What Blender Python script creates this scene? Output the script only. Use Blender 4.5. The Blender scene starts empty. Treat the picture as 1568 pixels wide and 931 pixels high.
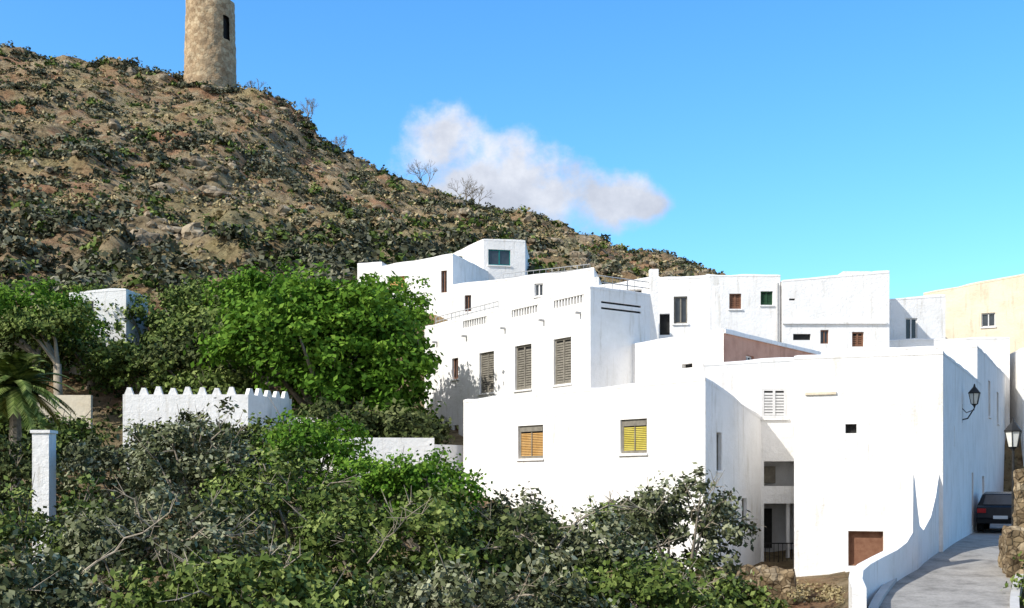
import bpy, math, random
import numpy as np
from mathutils import Vector, noise
random.seed(7); rng=np.random.default_rng(7)
scene=bpy.context.scene
scene.view_settings.view_transform='Standard'; scene.view_settings.look='None'
scene.view_settings.exposure=0; scene.view_settings.gamma=1

# ------------------------------------------------------------------ materials
MATS={}
def new_mat(name):
    m=bpy.data.materials.new(name); m.use_nodes=True
    nt=m.node_tree; b=nt.nodes['Principled BSDF']; MATS[name]=m
    b.inputs['Specular IOR Level'].default_value=0.2
    return m,nt,b
def N(nt,t,**k):
    n=nt.nodes.new(t)
    for a,v in k.items(): setattr(n,a,v)
    return n
def ramp(nt,stops,src=None):
    r=nt.nodes.new('ShaderNodeValToRGB'); e=r.color_ramp.elements
    while len(e)<len(stops): e.new(0.5)
    for i,(p,c) in enumerate(stops): e[i].position=p; e[i].color=(c[0],c[1],c[2],1)
    if src is not None: nt.links.new(src,r.inputs[0])
    return r
def noise_n(nt,scale,detail=6,rough=0.6,vec=None):
    n=nt.nodes.new('ShaderNodeTexNoise'); n.inputs['Scale'].default_value=scale
    n.inputs['Detail'].default_value=detail; n.inputs['Roughness'].default_value=rough
    if vec is None:
        tc=nt.nodes.new('ShaderNodeTexCoord'); vec=tc.outputs['Object']
    nt.links.new(vec,n.inputs['Vector']); return n
def bump(nt,b,src,strength,dist):
    bp=nt.nodes.new('ShaderNodeBump'); bp.inputs['Strength'].default_value=strength
    bp.inputs['Distance'].default_value=dist
    nt.links.new(src,bp.inputs['Height']); nt.links.new(bp.outputs[0],b.inputs['Normal'])
def simple(name,c1,c2,scale=3,rough=0.8,bs=0.3,bd=0.02,lo=0.35,hi=0.65):
    m,nt,b=new_mat(name); n=noise_n(nt,scale)
    r=ramp(nt,[(lo,c1),(hi,c2)],n.outputs['Fac']); nt.links.new(r.outputs[0],b.inputs['Base Color'])
    b.inputs['Roughness'].default_value=rough
    if bs: bump(nt,b,n.outputs['Fac'],bs,bd)
    return m
def plaster(name,c,dirt):
    m,nt,b=new_mat(name)
    n=noise_n(nt,0.9,8,0.65); r=ramp(nt,[(0.3,dirt),(0.55,c)],n.outputs['Fac'])
    tc=N(nt,'ShaderNodeTexCoord'); mp=N(nt,'ShaderNodeMapping'); mp.inputs['Scale'].default_value=(3,3,0.35)
    nt.links.new(tc.outputs['Object'],mp.inputs[0]); s=noise_n(nt,1.2,6,0.7,mp.outputs[0])
    sr=ramp(nt,[(0.28,(0.72,0.69,0.63)),(0.46,(1,1,1))],s.outputs['Fac'])
    mx=N(nt,'ShaderNodeMix',data_type='RGBA',blend_type='MULTIPLY'); mx.inputs[0].default_value=0.9
    nt.links.new(r.outputs[0],mx.inputs[6]); nt.links.new(sr.outputs[0],mx.inputs[7])
    nt.links.new(mx.outputs[2],b.inputs['Base Color']); b.inputs['Roughness'].default_value=0.9
    f=noise_n(nt,6,8,0.7); bump(nt,b,f.outputs['Fac'],0.7,0.05); return m
plaster('white',(0.86,0.845,0.825),(0.76,0.745,0.715))
plaster('cream',(0.74,0.65,0.5),(0.66,0.56,0.41))
plaster('redwall',(0.62,0.34,0.24),(0.45,0.22,0.15))
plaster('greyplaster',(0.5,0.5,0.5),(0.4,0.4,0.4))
simple('roofmat',(0.45,0.42,0.38),(0.55,0.52,0.48),2)
simple('shutter',(0.17,0.155,0.13),(0.25,0.23,0.19),5)
simple('ochre',(0.5,0.28,0.09),(0.6,0.37,0.15),4)
simple('yellow',(0.5,0.41,0.07),(0.6,0.51,0.12),4)
simple('brownwood',(0.16,0.075,0.045),(0.23,0.12,0.075),5)
simple('greenwood',(0.02,0.06,0.03),(0.03,0.08,0.04),5)
simple('palegrey',(0.6,0.6,0.6),(0.68,0.68,0.68),5)
simple('teal',(0.01,0.15,0.15),(0.02,0.2,0.2),5)
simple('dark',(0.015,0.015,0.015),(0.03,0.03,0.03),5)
simple('metal',(0.02,0.02,0.02),(0.035,0.035,0.035),9,0.45)
simple('greyrail',(0.35,0.35,0.35),(0.45,0.45,0.45),9,0.5)
simple('carpaint',(0.012,0.013,0.016),(0.018,0.019,0.022),2,0.25,0)
simple('rubber',(0.01,0.01,0.01),(0.02,0.02,0.02),9,0.9)
simple('taillight',(0.3,0.01,0.01),(0.4,0.02,0.02),9,0.3,0)
m,nt,b=new_mat('glass'); n=noise_n(nt,0.7); r=ramp(nt,[(0.4,(0.02,0.025,0.03)),(0.6,(0.05,0.06,0.07))],n.outputs['Fac'])
nt.links.new(r.outputs[0],b.inputs['Base Color']); b.inputs['Roughness'].default_value=0.12; b.inputs['Specular IOR Level'].default_value=0.6
m,nt,b=new_mat('lampglass'); n=noise_n(nt,5); r=ramp(nt,[(0.4,(0.6,0.6,0.55)),(0.6,(0.75,0.75,0.7))],n.outputs['Fac'])
nt.links.new(r.outputs[0],b.inputs['Base Color']); b.inputs['Roughness'].default_value=0.3
simple('bark',(0.13,0.11,0.08),(0.28,0.24,0.19),6,0.9,0.6,0.03)
simple('palebark',(0.26,0.22,0.16),(0.42,0.36,0.28),4,0.9,0.6,0.03)
# worn concrete street with stains
m,nt,b=new_mat('street'); n=noise_n(nt,1.3,8,.7); n5=noise_n(nt,14,6,.7)
r=ramp(nt,[(.32,(.2,.19,.175)),(.5,(.33,.315,.29)),(.7,(.42,.4,.37))],n.outputs['Fac']); r2=ramp(nt,[(.35,(.8,.8,.8)),(.6,(1,1,1))],n5.outputs['Fac'])
mx=N(nt,'ShaderNodeMix',data_type='RGBA',blend_type='MULTIPLY'); mx.inputs[0].default_value=1; nt.links.new(r.outputs[0],mx.inputs[6]); nt.links.new(r2.outputs[0],mx.inputs[7])
nt.links.new(mx.outputs[2],b.inputs['Base Color']); b.inputs['Roughness'].default_value=.9; bump(nt,b,n5.outputs['Fac'],.6,.02)
simple('kerb',(0.45,0.44,0.42),(0.55,0.54,0.52),2)
def stone(name,scale,cols,bd,edge=0.5,warp=0.25):
    m,nt,b=new_mat(name); tc=N(nt,'ShaderNodeTexCoord')
    wn=noise_n(nt,scale*1.5,4,.6,tc.outputs['Object'])
    mp=N(nt,'ShaderNodeMix',data_type='VECTOR'); mp.inputs[0].default_value=warp/scale
    nt.links.new(tc.outputs['Object'],mp.inputs[4]); nt.links.new(wn.outputs['Color'],mp.inputs[5])
    vec=mp.outputs[1]
    v=N(nt,'ShaderNodeTexVoronoi'); v.inputs['Scale'].default_value=scale
    nt.links.new(vec,v.inputs['Vector'])
    sp=N(nt,'ShaderNodeSeparateColor'); nt.links.new(v.outputs['Color'],sp.inputs[0])
    r=ramp(nt,cols,sp.outputs[0])
    v2=N(nt,'ShaderNodeTexVoronoi',feature='DISTANCE_TO_EDGE'); v2.inputs['Scale'].default_value=scale
    nt.links.new(vec,v2.inputs['Vector'])
    er=ramp(nt,[(0.0,(edge,edge*.95,edge*.9)),(0.12,(1,1,1))],v2.outputs['Distance'])
    n=noise_n(nt,scale*0.25,8,0.7); nr=ramp(nt,[(0.35,(0.65,0.62,0.58)),(0.6,(1.1,1.08,1.0))],n.outputs['Fac'])
    a=N(nt,'ShaderNodeMix',data_type='RGBA',blend_type='MULTIPLY'); a.inputs[0].default_value=1
    c=N(nt,'ShaderNodeMix',data_type='RGBA',blend_type='MULTIPLY'); c.inputs[0].default_value=1
    nt.links.new(r.outputs[0],a.inputs[6]); nt.links.new(er.outputs[0],a.inputs[7])
    nt.links.new(a.outputs[2],c.inputs[6]); nt.links.new(nr.outputs[0],c.inputs[7])
    nt.links.new(c.outputs[2],b.inputs['Base Color']); b.inputs['Roughness'].default_value=0.95
    bump(nt,b,er.outputs[0],0.6,bd); return m
stone('towerstone',2.0,[(0.0,(0.34,0.25,0.165)),(0.5,(0.43,0.33,0.225)),(1.0,(0.5,0.41,0.29))],0.06,.75)
stone('rubble',5.5,[(0.0,(0.15,0.11,0.07)),(0.5,(0.26,0.195,0.12)),(1.0,(0.38,0.31,0.22))],0.05,.45)
stone('rock',1.6,[(0.0,(0.17,0.14,0.1)),(0.5,(0.28,0.23,0.17)),(1.0,(0.4,0.34,0.26))],0.1,.6)
# terrain
m,nt,b=new_mat('terrain'); tc=N(nt,'ShaderNodeTexCoord')
n1=noise_n(nt,0.07,6,0.6); n2=noise_n(nt,0.6,10,0.8); n3=noise_n(nt,0.16,7,0.65); n4=noise_n(nt,2.2,6,0.7); n6=noise_n(nt,1.1,8,.75)
base=ramp(nt,[(0.34,(0.07,0.055,0.03)),(0.44,(0.25,0.185,0.1)),(0.54,(0.4,0.31,0.185)),(0.68,(0.55,0.45,0.3))],n2.outputs['Fac'])
red=ramp(nt,[(0.35,(0.2,0.1,0.05)),(0.65,(0.5,0.27,0.15))],n2.outputs['Fac'])
rm=ramp(nt,[(0.48,(0,0,0)),(0.6,(.9,.9,.9))],n3.outputs['Fac'])
mx=N(nt,'ShaderNodeMix',data_type='RGBA'); nt.links.new(rm.outputs[0],mx.inputs[0]); nt.links.new(base.outputs[0],mx.inputs[6]); nt.links.new(red.outputs[0],mx.inputs[7])
gm=ramp(nt,[(0.48,(0,0,0)),(0.62,(0.75,0.75,0.75))],n1.outputs['Fac'])
gr=ramp(nt,[(0.35,(0.16,0.14,0.06)),(0.65,(0.46,0.39,0.2))],n4.outputs['Fac'])
mx2=N(nt,'ShaderNodeMix',data_type='RGBA'); nt.links.new(gm.outputs[0],mx2.inputs[0]); nt.links.new(mx.outputs[2],mx2.inputs[6]); nt.links.new(gr.outputs[0],mx2.inputs[7])
cv=ramp(nt,[(0.36,(.35,.33,.3)),(0.48,(1,1,1))],n6.outputs['Fac'])  # crevice shade painted into the ground as dark noise patches
mx3=N(nt,'ShaderNodeMix',data_type='RGBA',blend_type='MULTIPLY'); mx3.inputs[0].default_value=1; nt.links.new(mx2.outputs[2],mx3.inputs[6]); nt.links.new(cv.outputs[0],mx3.inputs[7])
nt.links.new(mx3.outputs[2],b.inputs['Base Color']); b.inputs['Roughness'].default_value=1
bump(nt,b,n2.outputs['Fac'],1.0,0.8)
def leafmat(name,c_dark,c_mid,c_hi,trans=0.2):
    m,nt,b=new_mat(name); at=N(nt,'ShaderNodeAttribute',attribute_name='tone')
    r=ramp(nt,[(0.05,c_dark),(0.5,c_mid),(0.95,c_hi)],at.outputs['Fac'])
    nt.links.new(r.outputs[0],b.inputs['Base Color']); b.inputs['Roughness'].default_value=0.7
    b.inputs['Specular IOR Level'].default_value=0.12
    if trans:
        t=N(nt,'ShaderNodeBsdfTranslucent'); nt.links.new(r.outputs[0],t.inputs[0])
        ms=N(nt,'ShaderNodeMixShader'); ms.inputs[0].default_value=trans
        nt.links.new(b.outputs[0],ms.inputs[1]); nt.links.new(t.outputs[0],ms.inputs[2])
        nt.links.new(ms.outputs[0],nt.nodes['Material Output'].inputs[0])
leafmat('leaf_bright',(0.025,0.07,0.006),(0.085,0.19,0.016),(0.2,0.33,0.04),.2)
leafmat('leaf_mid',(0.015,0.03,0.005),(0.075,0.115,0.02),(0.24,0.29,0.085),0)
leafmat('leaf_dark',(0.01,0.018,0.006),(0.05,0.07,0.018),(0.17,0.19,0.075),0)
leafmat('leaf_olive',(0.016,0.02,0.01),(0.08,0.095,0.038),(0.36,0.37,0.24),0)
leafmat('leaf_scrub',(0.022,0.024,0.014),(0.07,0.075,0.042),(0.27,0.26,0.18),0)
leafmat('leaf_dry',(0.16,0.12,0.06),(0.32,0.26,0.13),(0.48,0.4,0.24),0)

# ------------------------------------------------------------------ mesh helpers
def link(o): scene.collection.objects.link(o); return o
def empty(name,loc=(0,0,0)):
    e=bpy.data.objects.new(name,None); e.location=loc; e.empty_display_size=0.5; return link(e)
def mesh_obj(name,V,F,mat,parent=None,smooth=False):
    me=bpy.data.meshes.new(name); me.from_pydata([tuple(v) for v in V],[],F); me.update()
    me.materials.append(MATS[mat]); o=bpy.data.objects.new(name,me); link(o)
    if parent is not None: o.parent=parent
    if smooth: me.polygons.foreach_set('use_smooth',[True]*len(me.polygons))
    return o
def quads_obj(name,V,mat,tone,parent=None):
    n=len(V)//4; me=bpy.data.meshes.new(name)
    me.vertices.add(len(V)); me.vertices.foreach_set('co',V.astype(np.float32).ravel())
    me.loops.add(4*n); me.loops.foreach_set('vertex_index',np.arange(4*n,dtype=np.int32))
    me.polygons.add(n); me.polygons.foreach_set('loop_start',np.arange(0,4*n,4,dtype=np.int32))
    me.polygons.foreach_set('loop_total',np.full(n,4,dtype=np.int32))
    me.update(calc_edges=True); me.validate()
    a=me.attributes.new('tone','FLOAT','FACE'); a.data.foreach_set('value',tone.astype(np.float32))
    me.materials.append(MATS[mat]); o=bpy.data.objects.new(name,me); link(o)
    if parent is not None: o.parent=parent
    return o
class Geo:
    def __init__(s): s.V=[]; s.F=[]
    def quad(s,a,b,c,d): i=len(s.V); s.V+=[a,b,c,d]; s.F.append((i,i+1,i+2,i+3))
    def poly(s,pts): i=len(s.V); s.V+=list(pts); s.F.append(tuple(range(i,i+len(pts))))
    def box8(s,p):
        i=len(s.V); s.V+=p
        for f in [(0,3,2,1),(4,5,6,7),(0,1,5,4),(1,2,6,5),(2,3,7,6),(3,0,4,7)]: s.F.append(tuple(i+k for k in f))
    def box(s,x0,x1,y0,y1,z0,z1):
        s.box8([(x0,y0,z0),(x1,y0,z0),(x1,y1,z0),(x0,y1,z0),(x0,y0,z1),(x1,y0,z1),(x1,y1,z1),(x0,y1,z1)])
    def tube(s,pts,rad,seg=6):
        pts=[Vector(p) for p in pts]; i0=len(s.V); n=len(pts)
        for k,p in enumerate(pts):
            t=(pts[min(k+1,n-1)]-pts[max(k-1,0)])
            if t.length<1e-6: t=Vector((0,0,1))
            t.normalize(); u=t.cross(Vector((0.31,0.2,0.93)) if abs(t.z)<0.9 else Vector((1,0,0))); u.normalize(); w=t.cross(u)
            for j in range(seg):
                a=2*math.pi*j/seg; s.V.append(tuple(p+(u*math.cos(a)+w*math.sin(a))*rad[k]))
        for k in range(n-1):
            for j in range(seg):
                a=i0+k*seg+j; b=i0+k*seg+(j+1)%seg; s.F.append((a,b,b+seg,a+seg))
        s.F.append(tuple(i0+(n-1)*seg+j for j in range(seg)))
    def cone(s,x,y,z0,z1,r0,r1,seg=8,rot=0):
        i=len(s.V)
        for z,r in ((z0,r0),(z1,r1)):
            for j in range(seg):
                a=rot+2*math.pi*j/seg; s.V.append((x+r*math.cos(a),y+r*math.sin(a),z))
        for j in range(seg):
            a=i+j; b=i+(j+1)%seg; s.F.append((a,b,b+seg,a+seg))
        s.F.append(tuple(i+seg+j for j in range(seg))); s.F.append(tuple(i+j for j in reversed(range(seg))))

# ------------------------------------------------------------------ terrain
ST=[(5.0,12,-4.2),(7.4,20,-3.5),(9.85,27,-2.87),(12.2,32,-2.4),(14.75,36.5,-2.0),(19.7,47,-1.8),(25.0,57.6,-1.6)]
def street_q(x,y):
    best=(1e9,0)
    for a,b in zip(ST[:-1],ST[1:]):
        dx,dy=b[0]-a[0],b[1]-a[1]; t=max(0,min(1,((x-a[0])*dx+(y-a[1])*dy)/(dx*dx+dy*dy)))
        d=math.hypot(x-a[0]-t*dx,y-a[1]-t*dy)
        if d<best[0]: best=(d,a[2]+t*(b[2]-a[2]))
    return best
RX=[-2000,-400,-150,-78,-68,-58,-51,-41,-34,-28,-22,-16,-9,-2.4,6.6,14.6,22.6,27,32,40,60,100,300,2000]
RZ=[5,20,60,67,65.5,63.5,61,59,56.5,51.5,47.8,46,44,41.5,39,36,35.5,32.5,27,20,10,5,2,0]
YS=[-2000,-60,0,12,25,33,40,48,56,65,75]
CX=[-10,2,9,14,30]
CZ=[[-10,-3,-1.8,-4.5,-6.5,-5,-1,1,3.5,8,12.5],
    [-10,-3,-1.8,-4.5,-6.5,-5,-2,0,3,8,12],
    [-10,-3,-1.8,-4.2,-4.2,-3.2,-2.9,-1,2,6,10],
    [-10,-3,-1.8,-4,-3.4,-2.4,-1.9,-1.7,-1,3,8],
    [-10,-3,-1.8,-3,-2.5,-2,-1,0,1.5,4,7]]
def Hgt(x,y):
    if y<=75:
        zz=[np.interp(y,YS,c) for c in CZ]; z=float(np.interp(x,CX,zz))
    else:
        z75=float(np.interp(x,CX,[c[-1] for c in CZ])); r=float(np.interp(x,RX,RZ))
        if y<=180: 
            t=(y-75)/105; z=z75+(r-z75)*t
        else: z=float(np.interp(y,[180,186,260,600,3000],[r,r-1.5,r*0.45,0,-5]))
    if abs(x)<160 and 0<y<260:
        k=min(1,max(0,(y-58)/25))
        p=Vector((x*0.07,y*0.07,0)); z+=k*1.6*noise.noise(p)
        z+=k*1.3*noise.noise(Vector((x*0.22,y*0.22,3)))+(0.12+1.0*k)*noise.noise(Vector((x*0.6,y*0.6,9)))
        if y>75: z+=0.6*math.sin(z*0.8+noise.noise(Vector((x*0.05,y*0.05,5)))*4)*k*min(1,max(0,.6+1.5*noise.noise(Vector((x*.04,y*.04,8)))))
    if 8<y<64 and x>0:
        d,sz=street_q(x,y); w=max(0,min(1,(d-1.75)/1.8)); w=w*w*(3-2*w)
        z=(sz-0.16)*(1-w)+z*w
    return z
def rngf(a,b,s): return list(np.arange(a,b,s))
gx=[-2500,-1500,-900,-500,-300,-200,-150]+rngf(-120,-32,1.2)+rngf(-32,36,0.75)+rngf(36,90,2)+[100,130,180,300,600,1200,2500]
gy=[-600,-250,-120,-60,-30,-12,-5]+rngf(0,70,0.75)+rngf(70,200,0.9)+rngf(200,260,6)+[280,330,420,600,1000,2000,4000]
V=[(x,y,Hgt(x,y)) for y in gy for x in gx]; nx=len(gx)
F=[(j*nx+i,j*nx+i+1,(j+1)*nx+i+1,(j+1)*nx+i) for j in range(len(gy)-1) for i in range(nx-1)]
mesh_obj('hillside_ground',V,F,'terrain',smooth=True)

# street with raised kerb edges
g=Geo(); gk=Geo(); pts=[]
for a,b in zip(ST[:-1],ST[1:]):
    for k in range(6):
        t=k/6; pts.append([a[i]+(b[i]-a[i])*t for i in range(3)])
pts.append(list(ST[-1]))
for _ in range(4):
    pts=[pts[0]]+[[(pts[i-1][k]+2*pts[i][k]+pts[i+1][k])/4 for k in range(3)] for i in range(1,len(pts)-1)]+[pts[-1]]
def off(pts,o):
    r=[]
    for i,p in enumerate(pts):
        a=pts[max(i-1,0)]; b=pts[min(i+1,len(pts)-1)]; d=Vector((b[0]-a[0],b[1]-a[1])).normalized()
        r.append((p[0]+d.y*o,p[1]-d.x*o,p[2]))
    return r
def strip(g,l1,l2,z1=0,z2=0):
    for i in range(len(l1)-1):
        g.quad((l1[i][0],l1[i][1],l1[i][2]+z1),(l2[i][0],l2[i][1],l2[i][2]+z2),(l2[i+1][0],l2[i+1][1],l2[i+1][2]+z2),(l1[i+1][0],l1[i+1][1],l1[i+1][2]+z1))
cols=[off(pts,o) for o in (-1.4,-0.7,0,0.7,1.4)]
for a,b in zip(cols[:-1],cols[1:]): strip(g,a,b)
mesh_obj('street',g.V,g.F,'street')
for sgn in (-1,1):
    a=off(pts,1.4*sgn); b=off(pts,1.6*sgn)
    strip(gk,a,a,-0.1,0.1); strip(gk,a,b,0.1,0.1); strip(gk,b,b,0.1,-0.5)
mesh_obj('kerb',gk.V,gk.F,'kerb')

# ------------------------------------------------------------------ houses
class House:
    def __init__(s,name): s.name=name; s.parts={}
    def g(s,part,mat): return s.parts.setdefault((part,mat),Geo())
    def done(s):
        e=empty(s.name)
        for (p,mt),g in s.parts.items():
            if g.V: mesh_obj(p,g.V,g.F,mt,e)
        return e
def lbox(g,P,s0,s1,n0,n1,z0,z1):
    p0,d,n=P
    def q(s,k,z): return (p0[0]+d[0]*s+n[0]*k,p0[1]+d[1]*s+n[1]*k,z)
    g.box8([q(s0,n1,z0),q(s1,n1,z0),q(s1,n0,z0),q(s0,n0,z0),q(s0,n1,z1),q(s1,n1,z1),q(s1,n0,z1),q(s0,n0,z1)])
def wall(H,p0,p1,z0,za,zb,ops=(),mat='white'):
    L=math.dist(p0,p1); d=((p1[0]-p0[0])/L,(p1[1]-p0[1])/L); n=(d[1],-d[0]); P=(p0,d,n)
    g=H.g('walls_'+mat,mat); zf=min(za,zb)
    def q(s,z,k=0): return (p0[0]+d[0]*s+n[0]*k,p0[1]+d[1]*s+n[1]*k,z)
    O=[dict(a=o[0]-o[1]/2,b=o[0]+o[1]/2,z0=o[2],z1=o[3],kind=o[4],mat=o[5] if len(o)>5 else 'dark',dp=o[6] if len(o)>6 else 0.16) for o in ops]
    S=sorted({0,L}|{o['a'] for o in O}|{o['b'] for o in O}); Z=sorted({z0,zf}|{o['z0'] for o in O}|{o['z1'] for o in O})
    for i in range(len(S)-1):
        for j in range(len(Z)-1):
            sm=(S[i]+S[i+1])/2; zm=(Z[j]+Z[j+1])/2
            if any(o['a']<sm<o['b'] and o['z0']<zm<o['z1'] for o in O): continue
            g.quad(q(S[i],Z[j]),q(S[i+1],Z[j]),q(S[i+1],Z[j+1]),q(S[i],Z[j+1]))
    if abs(za-zb)>1e-4: g.poly([q(0,zf),q(L,zf),q(L,zb)] if zb>za else [q(0,zf),q(L,zf),q(0,za)])
    for o in O:
        a,b,y0,y1,dp=o['a'],o['b'],o['z0'],o['z1'],o['dp']
        g.quad(q(a,y0),q(a,y1),q(a,y1,-dp),q(a,y0,-dp)); g.quad(q(b,y0),q(b,y0,-dp),q(b,y1,-dp),q(b,y1))
        g.quad(q(a,y0),q(a,y0,-dp),q(b,y0,-dp),q(b,y0)); g.quad(q(a,y1),q(b,y1),q(b,y1,-dp),q(a,y1,-dp))
        k=o['kind']; w=b-a; h=y1-y0
        def panel(mt,part): H.g(part,mt).quad(q(a,y0,-dp),q(b,y0,-dp),q(b,y1,-dp),q(a,y1,-dp))
        def frame(mt,t=0.06,mull=True):
            f=H.g('window_frames',mt)
            lbox(f,P,a+.003,a+t,-dp+.002,-dp+.05,y0+.003,y1-.003); lbox(f,P,b-t,b-.003,-dp+.002,-dp+.05,y0+.003,y1-.003)
            lbox(f,P,a+t,b-t,-dp+.002,-dp+.05,y0+.003,y0+t); lbox(f,P,a+t,b-t,-dp+.002,-dp+.05,y1-t,y1-.003)
            if mull: lbox(f,P,(a+b)/2-t/2,(a+b)/2+t/2,-dp+.002,-dp+.06,y0+t,y1-t)
        def slats(mt,s0,s1,v0,v1,pitch=0.1):
            f=H.g('shutter_slats',mt); c=int((v1-v0)/pitch)
            for i in range(c): lbox(f,P,s0,s1,-dp+.002,-dp+.035,v0+i*pitch+.01,v0+i*pitch+pitch*0.82)
        if k=='win': panel('glass','window_glass'); frame(o['mat'])
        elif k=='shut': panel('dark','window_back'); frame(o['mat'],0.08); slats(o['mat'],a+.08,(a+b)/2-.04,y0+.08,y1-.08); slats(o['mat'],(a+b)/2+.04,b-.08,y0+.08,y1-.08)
        elif k=='blind':
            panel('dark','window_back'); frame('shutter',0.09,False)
            slats(o['mat'],a+.09,b-.09,y0+.09,y1-.24,0.06); lbox(H.g('blind_box','shutter'),P,a+.09,b-.09,-dp+.002,-dp+.08,y1-.22,y1-.09)
            lbox(H.g('window_frames','shutter'),P,(a+b)/2-.02,(a+b)/2+.02,-dp+.036,-dp+.06,y0+.09,y1-.24)
        elif k=='panel': panel(o['mat'],'panel'); frame(o['mat'],0.05,False)
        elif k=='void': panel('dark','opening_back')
        elif k=='porch': panel('greyplaster','porch_back')  # alcove shade put into the grey of the back wall
        elif k=='bal':
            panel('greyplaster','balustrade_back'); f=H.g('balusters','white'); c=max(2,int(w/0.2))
            for i in range(c): lbox(f,P,a+(i+.35)*w/c,a+(i+.65)*w/c,-dp+.01,-.03,y0+.002,y1-.002)
        if k in('win','shut','blind') and w>0.45: lbox(H.g('sills','white'),P,a-.06,b+.06,0.002,0.07,y0-.08,y0-.01)
    return P
def footprint(H,C,z0,zt,wops={},wmat={},par=0.35,thick=0.22,mat='white'):
    n=len(C); zt=zt if isinstance(zt,(list,tuple)) else [zt]*n
    Ps=[]
    for i in range(n):
        j=(i+1)%n; Ps.append(wall(H,C[i],C[j],z0,zt[i],zt[j],wops.get(i,()),wmat.get(i,mat)))
    I=[]
    for i in range(n):
        d0=Ps[i-1][1]; n0=Ps[i-1][2]; d1=Ps[i][1]; n1=Ps[i][2]
        a=(C[i][0]-n0[0]*thick,C[i][1]-n0[1]*thick); b=(C[i][0]-n1[0]*thick,C[i][1]-n1[1]*thick)
        cr=d0[0]*d1[1]-d0[1]*d1[0]; t=((b[0]-a[0])*d1[1]-(b[1]-a[1])*d1[0])/cr
        I.append((a[0]+d0[0]*t,a[1]+d0[1]*t))
    g=H.g('parapet',mat)
    for i in range(n):
        j=(i+1)%n
        # hand-made, slightly uneven whitewashed coping laid along the parapet
        L=math.dist(C[i],C[j]); k=max(3,int(L/.6)); nn=Ps[i][2]; prev=None
        for q in range(k+1):
            t=q/k; f=lambda A,B:(A[0]+(B[0]-A[0])*t,A[1]+(B[1]-A[1])*t)
            o=f(C[i],C[j]); ii=f(I[i],I[j]); z=zt[i]+(zt[j]-zt[i])*t
            h=.045+.08*noise.noise(Vector((o[0]*.8,o[1]*.8,z)))
            cur=((o[0]+nn[0]*.012,o[1]+nn[1]*.012,z-.05),(o[0]+nn[0]*.004,o[1]+nn[1]*.004,z+h),((o[0]+ii[0])/2,(o[1]+ii[1])/2,z+h+.035),(ii[0],ii[1],z+h-.01),(ii[0],ii[1],z-par))
            if prev:
                for m_ in range(4): g.quad(prev[m_],cur[m_],cur[m_+1],prev[m_+1])
            prev=cur
    H.g('roof','roofmat').poly([(*I[i],zt[i]-par) for i in range(n)])
    return Ps
def spout(H,P,s,z):
    lbox(H.g('rain_spouts','greyrail'),P,s-.05,s+.05,0.0,0.25,z,z+.08)
def railing(H,p,q,z0a,z0b,h=.8,mat='greyrail',step=.35):
    g=H.g('roof_railing',mat); L=math.dist(p,q); n=max(2,int(L/step))
    for i in range(n+1):
        t=i/n; x=p[0]+(q[0]-p[0])*t; y=p[1]+(q[1]-p[1])*t; z=z0a+(z0b-z0a)*t
        r=.022 if i%4==0 else .01
        g.tube([(x,y,z),(x,y,z+h)],[r,r],5)
    for hh in (h,h*.55): g.tube([(*p,z0a+hh),(*q,z0b+hh)],[.02,.02],5)

# main two storey house, upper part
H=House('white_townhouse')
L=13.13; C=[(-4.17,56),(3.0,45),(5.64,47),(6.2,52),(0,62)]
ops=[(11.28,1.2,3.93,5.75,'shut','shutter',.14),(8.48,1.25,3.9,5.75,'shut','shutter',.14),(5.61,1.2,3.95,5.72,'shut','shutter',.14),
     (2.89,.55,4.76,5.7,'win','brownwood'),(2.95,.5,1.85,2.65,'win','brownwood')]
for s,w in ((11.7,2.0),(8.6,2.0),(4.6,2.0)): ops.append((s,w,6.98,7.3,'bal','white',.1))
Ps=footprint(H,C,-2,[7.4,7.5,7.5,7.4,7.4],{0:ops,1:[(1.6,2.1,6.72,6.8,'void','shutter',.06),(1.6,2.1,6.95,7.03,'void','shutter',.06)]},{1:'white'})
for s in (1.2,3.9,7.1,10.0,12.5): spout(H,Ps[0],s,6.55)
H.g('pillar','white').box(5.5,5.85,46.9,47.3,5,8.55)
H.g('pillar','white').box(3.05,3.35,45.3,45.6,7.4,7.95)
railing(H,(3.3,45.5),(5.5,47.1),7.5,7.5,.55)
railing(H,(-3.6,55.6),(-.6,51),7.4,7.44,.45)
H.done()
H=House('white_townhouse')
LB=12.7
Ps=footprint(H,[(-1.9,46),(5.92,36),(8.6,40.6),(2.5,49)],-5,[3.2,3.2,2.26,3.2],
  {0:[(LB-3.16,1.25,0.98,2.1,'blind','yellow',.12),(LB-8.53,1.45,0.9,2.1,'blind','ochre',.12)],
   1:[(1.2,.45,.4,1.6,'win','shutter'),(3.6,.5,-1.6,-.5,'win','shutter')]})
H.done()
H=House('terrace_house')
Ps=footprint(H,[(3.27,48.6),(7.56,42),(12.9,49.3),(8.6,55.9)],0,5.48,
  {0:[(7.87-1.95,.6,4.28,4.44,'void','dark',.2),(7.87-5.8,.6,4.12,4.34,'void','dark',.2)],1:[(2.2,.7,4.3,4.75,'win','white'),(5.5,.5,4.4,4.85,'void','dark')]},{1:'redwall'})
lbox(H.g('coping','white'),Ps[1],0,9.0,0.014,0.08,5.36,5.5)
H.done()
H=House('infill_house')
Ps=footprint(H,[(6.6,40.6),(10.6,40.6),(12,46),(9,46)],-5,[4.1,4.33,4.33,4.1],
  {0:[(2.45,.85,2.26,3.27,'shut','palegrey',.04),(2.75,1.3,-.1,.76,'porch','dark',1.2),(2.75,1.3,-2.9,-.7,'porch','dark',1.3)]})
P=Ps[0]; g=H.g('porch_door','dark'); lbox(g,P,2.15,2.65,-1.295,-1.22,-2.3,-.9)
lbox(H.g('porch_window','shutter'),P,2.15,2.75,-1.195,-1.12,0.0,.6)
gr=H.g('railing','metal')
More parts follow.
